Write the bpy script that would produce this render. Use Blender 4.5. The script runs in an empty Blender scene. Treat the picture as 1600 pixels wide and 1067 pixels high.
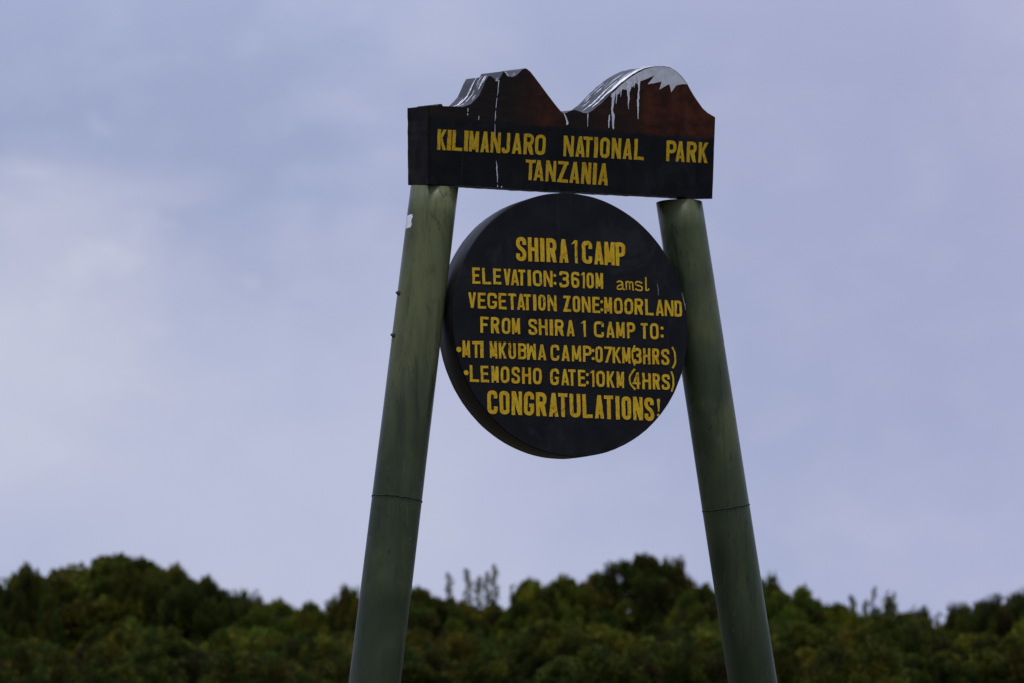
import bpy, bmesh, math, random
from mathutils import Vector, Matrix, noise
from mathutils.geometry import delaunay_2d_cdt
SC = bpy.context.scene
COL = SC.collection
R = math.radians

# ------------------------------------------------------------------ camera
cam_d = bpy.data.cameras.new('camera')
cam = bpy.data.objects.new('camera', cam_d)
COL.objects.link(cam)
PITCH, ROLL = 6.5, 1.0
cam.matrix_world = (Matrix.Translation((0, 0, 1.6)) @ Matrix.Rotation(R(90 + PITCH), 4, 'X')
                    @ Matrix.Rotation(R(-ROLL), 4, 'Z'))
cam_d.lens = 100.0
cam_d.sensor_width = 36.0
cam_d.clip_end = 6000
cam_d.dof.use_dof = True
cam_d.dof.focus_distance = 12.05
cam_d.dof.aperture_fstop = 3.0
SC.camera = cam

# ------------------------------------------------------------------ light
SUN_EL, SUN_AZ = 79.0, 168.0          # degrees; azimuth clockwise from +Y (noon near the equator, veiled by cloud)
sd = bpy.data.lights.new('sun', 'SUN')
sd.energy = 2.6
sd.angle = R(20)
sd.color = (1.0, 0.95, 0.88)
sun = bpy.data.objects.new('sun', sd)
COL.objects.link(sun)
sun.rotation_euler = (R(90 - SUN_EL), 0, R(180 - SUN_AZ))
sun.location = (0, 0, 30)

wd = bpy.data.worlds.new('World')
SC.world = wd
wd.use_nodes = True
wn, wl = wd.node_tree.nodes, wd.node_tree.links
wn.clear()

def wnode(t, **kw):
    n = wn.new(t)
    for k, v in kw.items():
        setattr(n, k, v)
    return n

w_out = wnode('ShaderNodeOutputWorld')
sky = wnode('ShaderNodeTexSky', sky_type='NISHITA', sun_disc=False)
sky.sun_elevation = R(SUN_EL)
sky.sun_rotation = R(SUN_AZ)
sky.altitude = 3600
bg_sky = wnode('ShaderNodeBackground')
bg_sky.inputs['Strength'].default_value = 0.07
wl.new(sky.outputs[0], bg_sky.inputs['Color'])
tc = wnode('ShaderNodeTexCoord')
# soft cloud deck: three scales of noise over the view direction
def wnoise(scale, detail, rough, dist, off):
    mp = wnode('ShaderNodeMapping')
    mp.inputs['Location'].default_value = off
    mp.inputs['Scale'].default_value = (1, 1, 1.5)
    wl.new(tc.outputs['Generated'], mp.inputs['Vector'])
    n = wnode('ShaderNodeTexNoise')
    n.inputs['Scale'].default_value = scale
    n.inputs['Detail'].default_value = detail
    n.inputs['Roughness'].default_value = rough
    n.inputs['Distortion'].default_value = dist
    wl.new(mp.outputs[0], n.inputs['Vector'])
    return n.outputs['Fac']
def wmath(op, a, b=None, clamp=False):
    m = wnode('ShaderNodeMath', operation=op, use_clamp=clamp)
    for i, v in enumerate((a, b)):
        if v is None: continue
        if isinstance(v, (int, float)): m.inputs[i].default_value = v
        else: wl.new(v, m.inputs[i])
    return m.outputs[0]
def wmix(f, a, b):
    m = wnode('ShaderNodeMix', data_type='RGBA')
    for key, v in ((0, f), (6, a), (7, b)):
        if isinstance(v, tuple): m.inputs[key].default_value = v
        elif isinstance(v, (int, float)): m.inputs[key].default_value = v
        else: wl.new(v, m.inputs[key])
    return m.outputs[2]
def wramp(v, lo, hi):
    m = wnode('ShaderNodeMapRange', interpolation_type='SMOOTHSTEP')
    m.inputs['From Min'].default_value = lo
    m.inputs['From Max'].default_value = hi
    wl.new(v, m.inputs['Value'])
    return m.outputs[0]
# a cloud bank: soft-edged region of the sky round one compass direction
def wbank(vec, lo, hi, warp):
    d = wnode('ShaderNodeVectorMath', operation='DISTANCE')
    wl.new(tc.outputs['Generated'], d.inputs[0])
    d.inputs[1].default_value = vec
    return wramp(wmath('ADD', d.outputs['Value'], wmath('MULTIPLY', wmath('SUBTRACT', warp, 0.5), 0.16)), hi, lo)
n_big = wnoise(5.0, 4, 0.5, 0.3, (0.3, 0.1, 0.7))
n_mid = wnoise(13.0, 5, 0.5, 0.5, (1.3, 2.1, 0.2))
n_fine = wnoise(34.0, 5, 0.5, 0.2, (4.0, 0.4, 3.1))
C_BASE = (0.412, 0.462, 0.660, 1)
C_BLUE = (0.305, 0.358, 0.560, 1)
C_PALE = (0.590, 0.605, 0.740, 1)
C_MAUVE = (0.415, 0.430, 0.630, 1)
colr = wmix(wmath('MULTIPLY', wbank((0.1564, 0.9727, 0.1714), 0.02, 0.26, n_big), 0.9), C_BASE, C_MAUVE)
colr = wmix(wmath('MULTIPLY', wramp(n_big, 0.40, 0.62), 0.35), colr, C_BLUE)
colr = wmix(wmath('MULTIPLY', wramp(n_mid, 0.45, 0.68), 0.14), colr, C_PALE)
colr = wmix(wmath('MULTIPLY', wbank((-0.1605, 0.9703, 0.1811), 0.01, 0.13, n_mid), 0.85), colr, C_BLUE)
colr = wmix(wmath('MULTIPLY', wbank((-0.1038, 0.9787, 0.1771), 0.00, 0.10, n_fine), 0.5), colr, C_BLUE)
colr = wmix(wmath('MULTIPLY', wbank((-0.1505, 0.9628, 0.2243), 0.00, 0.09, n_mid), 0.35), colr, C_BASE)
colr = wmix(wmath('MULTIPLY', wbank((-0.1727, 0.9774, 0.1219), 0.015, 0.10, wmath('MULTIPLY', wmath('ADD', n_mid, n_fine), 0.9)), 1.0), colr, C_PALE)
colr = wmix(wmath('MULTIPLY', wbank((-0.1749, 0.9775, 0.1175), 0.01, 0.095, n_mid), 0.7), colr, C_PALE)
colr = wmix(wmath('MULTIPLY', wbank((-0.1397, 0.9793, 0.1462), 0.0, 0.07, wmath('MULTIPLY', n_fine, 1.5)), 0.55), colr, C_PALE)
colr = wmix(wmath('MULTIPLY', wbank((-0.073, 0.9968, 0.0323), 0.02, 0.17, n_big), 0.40), colr, C_PALE)
colr = wmix(wmath('MULTIPLY', wramp(n_fine, 0.45, 0.75), 0.10), colr, C_PALE)
# an overcast deck is about three times brighter overhead than near the horizon
w_sep = wnode('ShaderNodeSeparateXYZ')
wl.new(tc.outputs['Generated'], w_sep.inputs[0])
w_up = wmath('MAXIMUM', w_sep.outputs[2], 0.0)
lift = wmath('ADD', wmath('MULTIPLY', wmath('SUBTRACT', w_up, 0.20, True), 1.3), 1.0)
w_vm = wnode('ShaderNodeVectorMath', operation='SCALE')
wl.new(colr, w_vm.inputs[0])
wl.new(lift, w_vm.inputs['Scale'])
colr = w_vm.outputs[0]
bg_cloud = wnode('ShaderNodeBackground')
wl.new(colr, bg_cloud.inputs['Color'])
bg_cloud.inputs['Strength'].default_value = 1.0
cover = wramp(n_big, 0.10, 0.35)
cover = wmath('ADD', wmath('MULTIPLY', cover, 0.15), 0.83)
w_mix = wnode('ShaderNodeMixShader')
wl.new(cover, w_mix.inputs[0])
wl.new(bg_sky.outputs[0], w_mix.inputs[1])
wl.new(bg_cloud.outputs[0], w_mix.inputs[2])
wl.new(w_mix.outputs[0], w_out.inputs['Surface'])

SC.view_settings.view_transform = 'Standard'
SC.view_settings.look = 'None'
SC.view_settings.exposure = 0.0
SC.view_settings.gamma = 1.0

# ------------------------------------------------------------------ helpers
def tag(o, label=None, cat=None, group=None, kind=None):
    for k, v in (('label', label), ('category', cat), ('group', group), ('kind', kind)):
        if v: o[k] = v
    return o

def obj(name, verts, faces, mat, parent=None, smooth=False):
    me = bpy.data.meshes.new(name)
    me.from_pydata([tuple(v) for v in verts], [], faces)
    me.update()
    if smooth:
        me.polygons.foreach_set('use_smooth', [True] * len(me.polygons))
    o = bpy.data.objects.new(name, me)
    if mat: me.materials.append(mat)
    COL.objects.link(o)
    if parent: o.parent = parent
    return o

def empty(name, loc, rz=0.0):
    o = bpy.data.objects.new(name, None)
    o.empty_display_size = 0.3
    COL.objects.link(o)
    o.location = loc
    o.rotation_euler = (0, 0, rz)
    return o

class NT:
    """small wrapper for building procedural materials"""
    def __init__(s, name):
        s.m = bpy.data.materials.new(name)
        s.m.use_nodes = True
        s.n, s.l = s.m.node_tree.nodes, s.m.node_tree.links
        s.n.clear()
        s.out = s.n.new('ShaderNodeOutputMaterial')
        s.b = s.n.new('ShaderNodeBsdfPrincipled')
        s.l.new(s.b.outputs[0], s.out.inputs[0])
        s.tc = s.n.new('ShaderNodeTexCoord')
    def put(s, sock, v):
        if isinstance(v, (int, float, tuple)): sock.default_value = v
        else: s.l.new(v, sock)
    def set(s, **kw):
        for k, v in kw.items(): s.put(s.b.inputs[k.replace('_', ' ')], v)
    def obj(s): return s.tc.outputs['Object']
    def noise(s, scale, detail=4, rough=0.55, stretch=(1, 1, 1), dist=0.0, off=(0, 0, 0), vec=None):
        mp = s.n.new('ShaderNodeMapping')
        mp.inputs['Scale'].default_value = stretch
        mp.inputs['Location'].default_value = off
        s.l.new(vec or s.obj(), mp.inputs['Vector'])
        t = s.n.new('ShaderNodeTexNoise')
        t.inputs['Scale'].default_value = scale
        t.inputs['Detail'].default_value = detail
        t.inputs['Roughness'].default_value = rough
        t.inputs['Distortion'].default_value = dist
        s.l.new(mp.outputs[0], t.inputs['Vector'])
        return t.outputs['Fac']
    def ramp(s, v, lo, hi, a=0.0, b=1.0):
        m = s.n.new('ShaderNodeMapRange')
        m.interpolation_type = 'SMOOTHSTEP'
        for k, x in (('From Min', lo), ('From Max', hi), ('To Min', a), ('To Max', b), ('Value', v)):
            s.put(m.inputs[k], x)
        return m.outputs[0]
    def mix(s, f, a, b, mode='MIX'):
        m = s.n.new('ShaderNodeMix')
        m.data_type = 'RGBA'
        m.blend_type = mode
        s.put(m.inputs[0], f); s.put(m.inputs[6], a); s.put(m.inputs[7], b)
        return m.outputs[2]
    def math(s, op, a, b=0.0, clamp=False):
        m = s.n.new('ShaderNodeMath')
        m.operation = op; m.use_clamp = clamp
        s.put(m.inputs[0], a); s.put(m.inputs[1], b)
        return m.outputs[0]
    def xyz(s, vec=None):
        x = s.n.new('ShaderNodeSeparateXYZ')
        s.l.new(vec or s.obj(), x.inputs[0])
        return x.outputs
    def bump(s, h, strength=0.2, dist=0.01):
        b = s.n.new('ShaderNodeBump')
        b.inputs['Strength'].default_value = strength
        b.inputs['Distance'].default_value = dist
        s.l.new(h, b.inputs['Height'])
        s.l.new(b.outputs[0], s.b.inputs['Normal'])

def c4(r, g, b): return (r, g, b, 1.0)

# ------------------------------------------------------------------ materials
def mat_board(header):
    t = NT('black_board_paint' if not header else 'header_board_paint')
    grime = t.noise(9, 6, 0.6)
    brush = t.noise(22, 5, 0.6, (0.35, 1, 1.6), 0.6)
    speck = t.noise(160, 3, 0.6)
    col = t.mix(t.ramp(grime, 0.35, 0.7), c4(0.0062, 0.0063, 0.0072), c4(0.0110, 0.0110, 0.0122))
    col = t.mix(t.ramp(brush, 0.55, 0.75, 0, 0.55), col, c4(0.013, 0.014, 0.016))
    col = t.mix(t.ramp(speck, 0.70, 0.78, 0, 0.5), col, c4(0.05, 0.05, 0.05))
    smear = t.noise(3.2, 6, 0.7, (1, 1, 0.7), 1.6, (2, 5, 1))
    runs = t.noise(26, 3, 0.6, (1, 1, 0.05), 0.3, (1, 1, 4))
    col = t.mix(t.ramp(smear, 0.52, 0.66, 0, 0.75), col, c4(0.0180, 0.0185, 0.0200))
    col = t.mix(t.ramp(runs, 0.62, 0.75, 0, 0.45), col, c4(0.021, 0.022, 0.025))
    if header:
        x, y, z = t.xyz()
        edge = t.noise(7, 4, 0.6)
        wob = t.math('MULTIPLY', t.math('SUBTRACT', edge, 0.5), 0.05)
        up = t.ramp(t.math('ADD', z, wob), 0.268, 0.290)                 # painted mountains above the black band
        # right peak: red brown on its right, painted almost black on its left
        warp = t.math('MULTIPLY', t.math('SUBTRACT', t.noise(11, 4, 0.6), 0.5), 0.16)
        xr = t.math('ADD', x, warp)
        right = t.ramp(xr, 0.285, 0.40)
        left = t.math('MULTIPLY', t.ramp(xr, -0.30, -0.10), t.ramp(x, 0.00, -0.03))
        midr = t.math('MULTIPLY', t.ramp(xr, 0.09, 0.16), 0.35)
        rust = t.mix(t.ramp(t.noise(14, 5, 0.65), 0.35, 0.7), c4(0.032, 0.0105, 0.0055), c4(0.084, 0.0250, 0.0110))
        brown = t.mix(t.ramp(brush, 0.4, 0.7), c4(0.014, 0.0115, 0.0095), c4(0.024, 0.016, 0.011))
        fac = t.math('MAXIMUM', t.math('MAXIMUM', right, t.math('MULTIPLY', left, 0.7)), midr)
        mount = t.mix(fac, brown, rust)
        col = t.mix(up, col, mount)
        side = t.ramp(t.math('ADD', x, t.math('MULTIPLY', z, 0.058)), -0.6265, -0.6285)                                   # end plate: weathered brown primer
        col = t.mix(side, col, t.mix(t.ramp(t.noise(13, 5, 0.6, (1, 1, 0.4)), 0.4, 0.75), c4(0.0095, 0.0080, 0.0065), c4(0.0200, 0.0130, 0.0095)))
    h = t.noise(6, 3, 0.5)
    t.set(Base_Color=col, Roughness=t.ramp(grime, 0.3, 0.7, 0.45, 0.65), Specular_IOR_Level=(t.math('SUBTRACT', 0.11, t.math('MULTIPLY', side, 0.08)) if header else 0.11))
    t.bump(t.math('ADD', t.math('MULTIPLY', h, 1.0), t.math('MULTIPLY', speck, 0.05)), 0.25, 0.012)
    return t.m

def mat_roof():
    t = NT('header_roof_paint')
    st = t.noise(30, 5, 0.6, (0.25, 3.0, 0.25), 0.3)
    g = t.noise(10, 4, 0.6)
    col = t.mix(t.ramp(g, 0.35, 0.7), c4(0.012, 0.013, 0.017), c4(0.028, 0.030, 0.038))
    col = t.mix(t.ramp(st, 0.62, 0.74, 0, 0.6), col, c4(0.12, 0.125, 0.145))
    t.set(Base_Color=col, Roughness=t.ramp(g, 0.3, 0.7, 0.36, 0.55), Specular_IOR_Level=0.3)
    t.bump(st, 0.15, 0.004)
    return t.m

def mat_rim():
    t = NT('board_rim_paint')
    g = t.noise(8, 5, 0.6)
    s = t.noise(26, 4, 0.6)
    col = t.mix(t.ramp(g, 0.35, 0.7), c4(0.0075, 0.0070, 0.0070), c4(0.018, 0.0155, 0.0150))
    col = t.mix(t.ramp(s, 0.62, 0.75, 0, 0.6), col, c4(0.035, 0.026, 0.020))
    t.set(Base_Color=col, Roughness=0.5, Specular_IOR_Level=0.3)
    t.bump(g, 0.2, 0.01)
    return t.m

def mat_post():
    t = NT('green_post_paint')
    x, y, z = t.xyz()
    big = t.noise(2.6, 5, 0.6, (1, 1, 0.45), 0.5)
    mid = t.noise(9, 5, 0.6, (1, 1, 0.35), 0.6)
    fine = t.noise(38, 4, 0.6, (1, 1, 0.5))
    vert = t.noise(16, 4, 0.6, (1, 1, 0.08))
    # two coats: the upper pipe is sun-bleached olive, below the weld a later, darker green coat
    blot = t.noise(7.5, 7, 0.75, (1, 1, 0.4), 0.5, (3, 1, 2))
    scuff = t.noise(24, 5, 0.7, (1, 1, 0.22), 1.5, (7, 2, 5))
    old = t.mix(t.ramp(big, 0.38, 0.62), c4(0.046, 0.060, 0.027), c4(0.108, 0.118, 0.048))
    new = t.mix(t.ramp(big, 0.38, 0.62), c4(0.021, 0.032, 0.013), c4(0.046, 0.060, 0.025))
    lvl = t.math('ADD', z, t.math('MULTIPLY', t.math('SUBTRACT', mid, 0.5), 0.5))
    col = t.mix(t.ramp(lvl, 2.30, 2.95), new, old)
    col = t.mix(t.ramp(blot, 0.48, 0.66, 0, 0.5), col, c4(0.034, 0.046, 0.025))
    col = t.mix(t.ramp(mid, 0.55, 0.70, 0, 0.45), col, c4(0.026, 0.031, 0.018))
    col = t.mix(t.ramp(vert, 0.54, 0.70, 0, 0.6), col, c4(0.018, 0.023, 0.014))
    col = t.mix(t.ramp(scuff, 0.60, 0.67, 0, 0.65), col, c4(0.012, 0.014, 0.010))
    pale = t.noise(19, 5, 0.7, (1, 1, 0.12), 0.8, (2, 9, 3))
    col = t.mix(t.ramp(pale, 0.60, 0.74, 0, 0.45), col, c4(0.115, 0.130, 0.082))
    col = t.mix(t.ramp(fine, 0.66, 0.76, 0, 0.6), col, c4(0.012, 0.012, 0.010))
    col = t.mix(t.ramp(t.noise(70, 2, 0.5), 0.74, 0.78, 0, 0.6), col, c4(0.17, 0.17, 0.13))
    t.set(Base_Color=col, Roughness=t.ramp(mid, 0.3, 0.7, 0.30, 0.48), Specular_IOR_Level=0.19)
    t.bump(t.math('ADD', t.math('ADD', mid, t.math('MULTIPLY', fine, 0.3)), t.math('MULTIPLY', big, 1.5)), 0.28, 0.008)
    return t.m

def mat_letter():
    t = NT('yellow_letter_paint')
    a = t.noise(14, 4, 0.6)
    b = t.noise(120, 4, 0.7, (1, 1, 0.5))
    pos = t.noise(5, 2, 0.5)
    col = t.mix(t.ramp(a, 0.35, 0.68), c4(0.57, 0.340, 0.013), c4(0.63, 0.425, 0.022))
    col = t.mix(t.ramp(b, 0.46, 0.62, 0, 0.55), col, c4(0.36, 0.20, 0.012))
    worn = t.math('MULTIPLY', t.ramp(b, 0.54, 0.64), t.ramp(pos, 0.50, 0.60))
    col = t.mix(t.math('MULTIPLY', worn, 0.75), col, c4(0.10, 0.035, 0.012))
    t.set(Base_Color=col, Roughness=0.6, Specular_IOR_Level=0.12)
    return t.m

def mat_plain(name, a, b, scale=20, rough=0.6, spec=0.3):
    t = NT(name)
    n = t.noise(scale, 5, 0.6)
    t.set(Base_Color=t.mix(t.ramp(n, 0.35, 0.68), c4(*a), c4(*b)), Roughness=rough, Specular_IOR_Level=spec)
    return t.m

M_FACE = mat_board(False)
M_HEAD = mat_board(True)
M_ROOF = mat_roof()
M_RIM = mat_rim()
M_POST = mat_post()
M_LET = mat_letter()
M_SNOW = mat_plain('white_snow_paint', (0.56, 0.58, 0.59), (0.70, 0.71, 0.71), 26, 0.55)
M_DRIP = mat_plain('white_drip_paint', (0.62, 0.63, 0.66), (0.82, 0.82, 0.85), 60, 0.5)
M_SCR_GLINT = mat_plain('scratch_glint_paint', (0.16, 0.17, 0.19), (0.30, 0.30, 0.33), 90, 0.5)  # grey of the scratches and of the painted edge highlight
M_BOLT = mat_plain('rusty_bolt', (0.020, 0.021, 0.020), (0.045, 0.042, 0.036), 60, 0.5, 0.5)
M_WELD = mat_plain('weld_metal', (0.010, 0.013, 0.009), (0.034, 0.042, 0.028), 60, 0.7, 0.1)
M_STICK = mat_plain('white_sticker', (0.66, 0.66, 0.68), (0.80, 0.80, 0.82), 30, 0.6)

# ------------------------------------------------------------------ the sign: measured shapes, metres in the sign's own plane (x along the sign, z up)
HEADER_TEXT = [
    ('KILIMANJARO NATIONAL PARK', [('K', -0.6022, -0.5621, 0.1455, 0.2316), ('I', -0.5579, -0.5388, 0.146, 0.2323), ('L', -0.534, -0.4866, 0.1466, 0.233), ('I', -0.4791, -0.4608, 0.1473, 0.2338), ('M', -0.4551, -0.4109, 0.1479, 0.2346), ('A', -0.4031, -0.3629, 0.1488, 0.2356), ('N', -0.3563, -0.3094, 0.1496, 0.2366), ('J', -0.3042, -0.2653, 0.1505, 0.2376), ('A', -0.255, -0.2105, 0.1514, 0.2387), ('R', -0.2013, -0.1539, 0.1524, 0.2398), ('O', -0.1469, -0.0975, 0.1534, 0.241), ('N', -0.0116, 0.0374, 0.1558, 0.2438), ('A', 0.047, 0.0903, 0.1569, 0.245), ('T', 0.0821, 0.1277, 0.1576, 0.2458), ('I', 0.1355, 0.1528, 0.1583, 0.2467), ('O', 0.164, 0.2105, 0.1591, 0.2476), ('N', 0.2205, 0.2659, 0.1602, 0.2488), ('A', 0.2757, 0.3204, 0.1613, 0.2501), ('L', 0.3305, 0.3781, 0.1624, 0.2513), ('P', 0.4888, 0.5383, 0.1657, 0.2549), ('A', 0.5362, 0.581, 0.1666, 0.2559), ('R', 0.5904, 0.6379, 0.1678, 0.2572), ('K', 0.6489, 0.6964, 0.169, 0.2586)]),
    ('TANZANIA', [('T', -0.1882, -0.1401, 0.0441, 0.1308), ('A', -0.1476, -0.1006, 0.0439, 0.1315), ('N', -0.0911, -0.0424, 0.0437, 0.1326), ('Z', -0.0355, 0.0161, 0.0435, 0.1336), ('A', 0.0233, 0.0696, 0.0433, 0.1346), ('N', 0.0793, 0.1252, 0.0431, 0.1355), ('I', 0.1349, 0.1525, 0.043, 0.1363), ('A', 0.1612, 0.2089, 0.0428, 0.137)]),
]
ROUND_TEXT = [
    ('SHIRA 1 CAMP', [('S', -0.2331, -0.1845, 3.296, 3.3987), ('H', -0.1758, -0.1273, 3.2969, 3.3987), ('I', -0.1182, -0.0991, 3.2975, 3.3987), ('R', -0.0894, -0.0409, 3.2979, 3.3986), ('A', -0.0288, 0.0153, 3.2983, 3.3986), ('1', 0.0288, 0.0589, 3.2984, 3.3985), ('C', 0.081, 0.1297, 3.2984, 3.3984), ('A', 0.139, 0.1836, 3.2981, 3.3982), ('M', 0.1885, 0.2382, 3.2977, 3.3981), ('P', 0.2428, 0.29, 3.2972, 3.3979)]),
    ('ELEVATION:3610M', [('E', -0.4392, -0.4021, 3.1904, 3.2579), ('L', -0.3923, -0.3506, 3.1906, 3.2584), ('E', -0.3417, -0.3044, 3.1908, 3.2589), ('V', -0.2933, -0.2603, 3.191, 3.2593), ('A', -0.2592, -0.2216, 3.1911, 3.2596), ('T', -0.2246, -0.1921, 3.1913, 3.2599), ('I', -0.1809, -0.1655, 3.1915, 3.2602), ('O', -0.1553, -0.1138, 3.1917, 3.2605), ('N', -0.1047, -0.0627, 3.1919, 3.2608), (':', -0.0588, -0.0448, 3.1921, 3.261), ('3', -0.0302, 0.0148, 3.1924, 3.2613), ('6', 0.0261, 0.0651, 3.1927, 3.2616), ('1', 0.0703, 0.0912, 3.193, 3.2617), ('0', 0.1004, 0.135, 3.1932, 3.2619), ('M', 0.143, 0.1795, 3.1935, 3.262)]),
    ('amsl', [('a', 0.2442, 0.2848, 3.1944, 3.2316), ('m', 0.2863, 0.3298, 3.1935, 3.2321), ('s', 0.3347, 0.3718, 3.194, 3.2327), ('l', 0.3802, 0.4041, 3.1948, 3.2531)]),
    ('VEGETATION ZONE:MOORLAND', [('V', -0.4593, -0.4241, 3.0865, 3.1529), ('E', -0.4158, -0.3775, 3.0867, 3.1535), ('G', -0.371, -0.3272, 3.087, 3.1541), ('E', -0.3189, -0.2815, 3.0872, 3.1546), ('T', -0.2737, -0.2362, 3.0874, 3.1551), ('A', -0.2324, -0.1941, 3.0876, 3.1555), ('T', -0.2008, -0.1676, 3.0877, 3.1558), ('I', -0.1565, -0.1419, 3.0879, 3.156), ('O', -0.132, -0.098, 3.088, 3.1563), ('N', -0.0884, -0.0458, 3.0881, 3.1567), ('Z', -0.0144, 0.0217, 3.0883, 3.1571), ('O', 0.0305, 0.0661, 3.0884, 3.1573), ('N', 0.0747, 0.1162, 3.0885, 3.1575), ('E', 0.1251, 0.1622, 3.0885, 3.1577), (':', 0.1628, 0.177, 3.0886, 3.1578), ('M', 0.1822, 0.2197, 3.0886, 3.1578), ('O', 0.23, 0.2717, 3.0886, 3.1579), ('O', 0.2803, 0.3222, 3.0886, 3.158), ('R', 0.33, 0.3717, 3.0886, 3.158), ('L', 0.3823, 0.4229, 3.0885, 3.1579), ('A', 0.4342, 0.4733, 3.0885, 3.1578), ('N', 0.4783, 0.5214, 3.0884, 3.1577), ('D', 0.5271, 0.5639, 3.0883, 3.1576)]),
    ('FROM SHIRA 1 CAMP TO:', [('F', -0.4055, -0.3666, 2.9836, 3.0515), ('R', -0.3559, -0.3172, 2.9835, 3.0516), ('O', -0.3059, -0.2655, 2.9836, 3.0517), ('M', -0.2578, -0.2202, 2.9836, 3.0518), ('S', -0.1812, -0.1404, 2.9836, 3.0519), ('H', -0.1317, -0.0908, 2.9837, 3.0521), ('I', -0.0811, -0.065, 2.9837, 3.0522), ('R', -0.0553, -0.0133, 2.9838, 3.0523), ('A', 0.0001, 0.0377, 2.9839, 3.0524), ('1', 0.0668, 0.0913, 2.984, 3.0526), ('C', 0.1304, 0.1782, 2.9842, 3.0529), ('A', 0.1903, 0.229, 2.9843, 3.0531), ('M', 0.2383, 0.279, 2.9845, 3.0533), ('P', 0.2902, 0.3302, 2.9847, 3.0535), ('T', 0.3571, 0.3909, 2.9849, 3.0537), ('O', 0.4035, 0.4456, 2.9851, 3.054), (':', 0.4551, 0.4705, 2.9852, 3.0541)]),
    ('.MTI MKUBWA CAMP:07KM(3HRS)', [('.', -0.5175, -0.4952, 2.9042, 2.9257), ('M', -0.4905, -0.4551, 2.8827, 2.9491), ('T', -0.4442, -0.4093, 2.8826, 2.9491), ('I', -0.4076, -0.3919, 2.8826, 2.9491), ('M', -0.3637, -0.3295, 2.8825, 2.9492), ('K', -0.3215, -0.2857, 2.8824, 2.9492), ('U', -0.2765, -0.242, 2.8823, 2.9492), ('B', -0.2316, -0.1928, 2.8822, 2.9493), ('W', -0.1907, -0.1486, 2.8821, 2.9493), ('A', -0.1386, -0.0996, 2.8819, 2.9493), ('C', -0.0794, -0.038, 2.8818, 2.9493), ('A', -0.0262, 0.0119, 2.8816, 2.9493), ('M', 0.0226, 0.0657, 2.8814, 2.9493), ('P', 0.0755, 0.1172, 2.8812, 2.9492), (':', 0.1166, 0.1311, 2.8811, 2.9492), ('0', 0.1351, 0.1705, 2.881, 2.9492), ('7', 0.1776, 0.2172, 2.8808, 2.9492), ('K', 0.2184, 0.2588, 2.8806, 2.9491), ('M', 0.2643, 0.3048, 2.8804, 2.9491), ('(', 0.3104, 0.3301, 2.8712, 2.9597), ('3', 0.3203, 0.3585, 2.8802, 2.949), ('H', 0.3663, 0.4023, 2.8799, 2.949), ('R', 0.4117, 0.4463, 2.8797, 2.9489), ('S', 0.4557, 0.4955, 2.8794, 2.9488), (')', 0.5071, 0.529, 2.8655, 2.9589)]),
    ('.LEMOSHO GATE:10KM (4HRS)', [('.', -0.4845, -0.4633, 2.8073, 2.8283), ('L', -0.4575, -0.4159, 2.7811, 2.8501), ('E', -0.407, -0.3691, 2.7807, 2.8498), ('M', -0.3576, -0.3246, 2.7803, 2.8495), ('O', -0.3151, -0.2745, 2.7799, 2.8492), ('S', -0.2641, -0.2248, 2.7794, 2.8488), ('H', -0.2147, -0.1735, 2.7789, 2.8484), ('O', -0.1636, -0.1232, 2.7784, 2.848), ('G', -0.0833, -0.0415, 2.7776, 2.8472), ('A', -0.0306, 0.0072, 2.7771, 2.8467), ('T', 0.0041, 0.0383, 2.7767, 2.8463), ('E', 0.0496, 0.0866, 2.7762, 2.8458), (':', 0.0866, 0.1019, 2.7759, 2.8455), ('1', 0.1044, 0.128, 2.7756, 2.8453), ('0', 0.1369, 0.1782, 2.7752, 2.8448), ('K', 0.1874, 0.2252, 2.7746, 2.8441), ('M', 0.2347, 0.2707, 2.774, 2.8435), ('(', 0.2944, 0.3293, 2.768, 2.8566), ('4', 0.3117, 0.3495, 2.773, 2.8424), ('H', 0.3598, 0.4017, 2.7724, 2.8417), ('R', 0.4111, 0.4457, 2.7718, 2.8409), ('S', 0.4551, 0.4948, 2.7711, 2.8402), (')', 0.4993, 0.516, 2.765, 2.8531)]),
    ('CONGRATULATIONS!', [('C', -0.3795, -0.3321, 2.6479, 2.7471), ('O', -0.3226, -0.2756, 2.6471, 2.7466), ('N', -0.2666, -0.2182, 2.6464, 2.746), ('G', -0.2092, -0.1618, 2.6456, 2.7454), ('R', -0.1513, -0.1027, 2.6448, 2.7447), ('A', -0.091, -0.0474, 2.6439, 2.7439), ('T', -0.0471, -0.003, 2.6432, 2.7433), ('U', 0.0079, 0.0588, 2.6423, 2.7425), ('L', 0.0689, 0.1164, 2.6413, 2.7415), ('A', 0.1268, 0.1704, 2.6403, 2.7406), ('T', 0.1723, 0.2167, 2.6395, 2.7397), ('I', 0.2281, 0.2461, 2.6387, 2.7389), ('O', 0.2572, 0.3028, 2.6379, 2.7381), ('N', 0.3121, 0.3595, 2.6369, 2.737), ('S', 0.3682, 0.4139, 2.6358, 2.7358), ('!', 0.4276, 0.4449, 2.6552, 2.7318)]),
]
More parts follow.
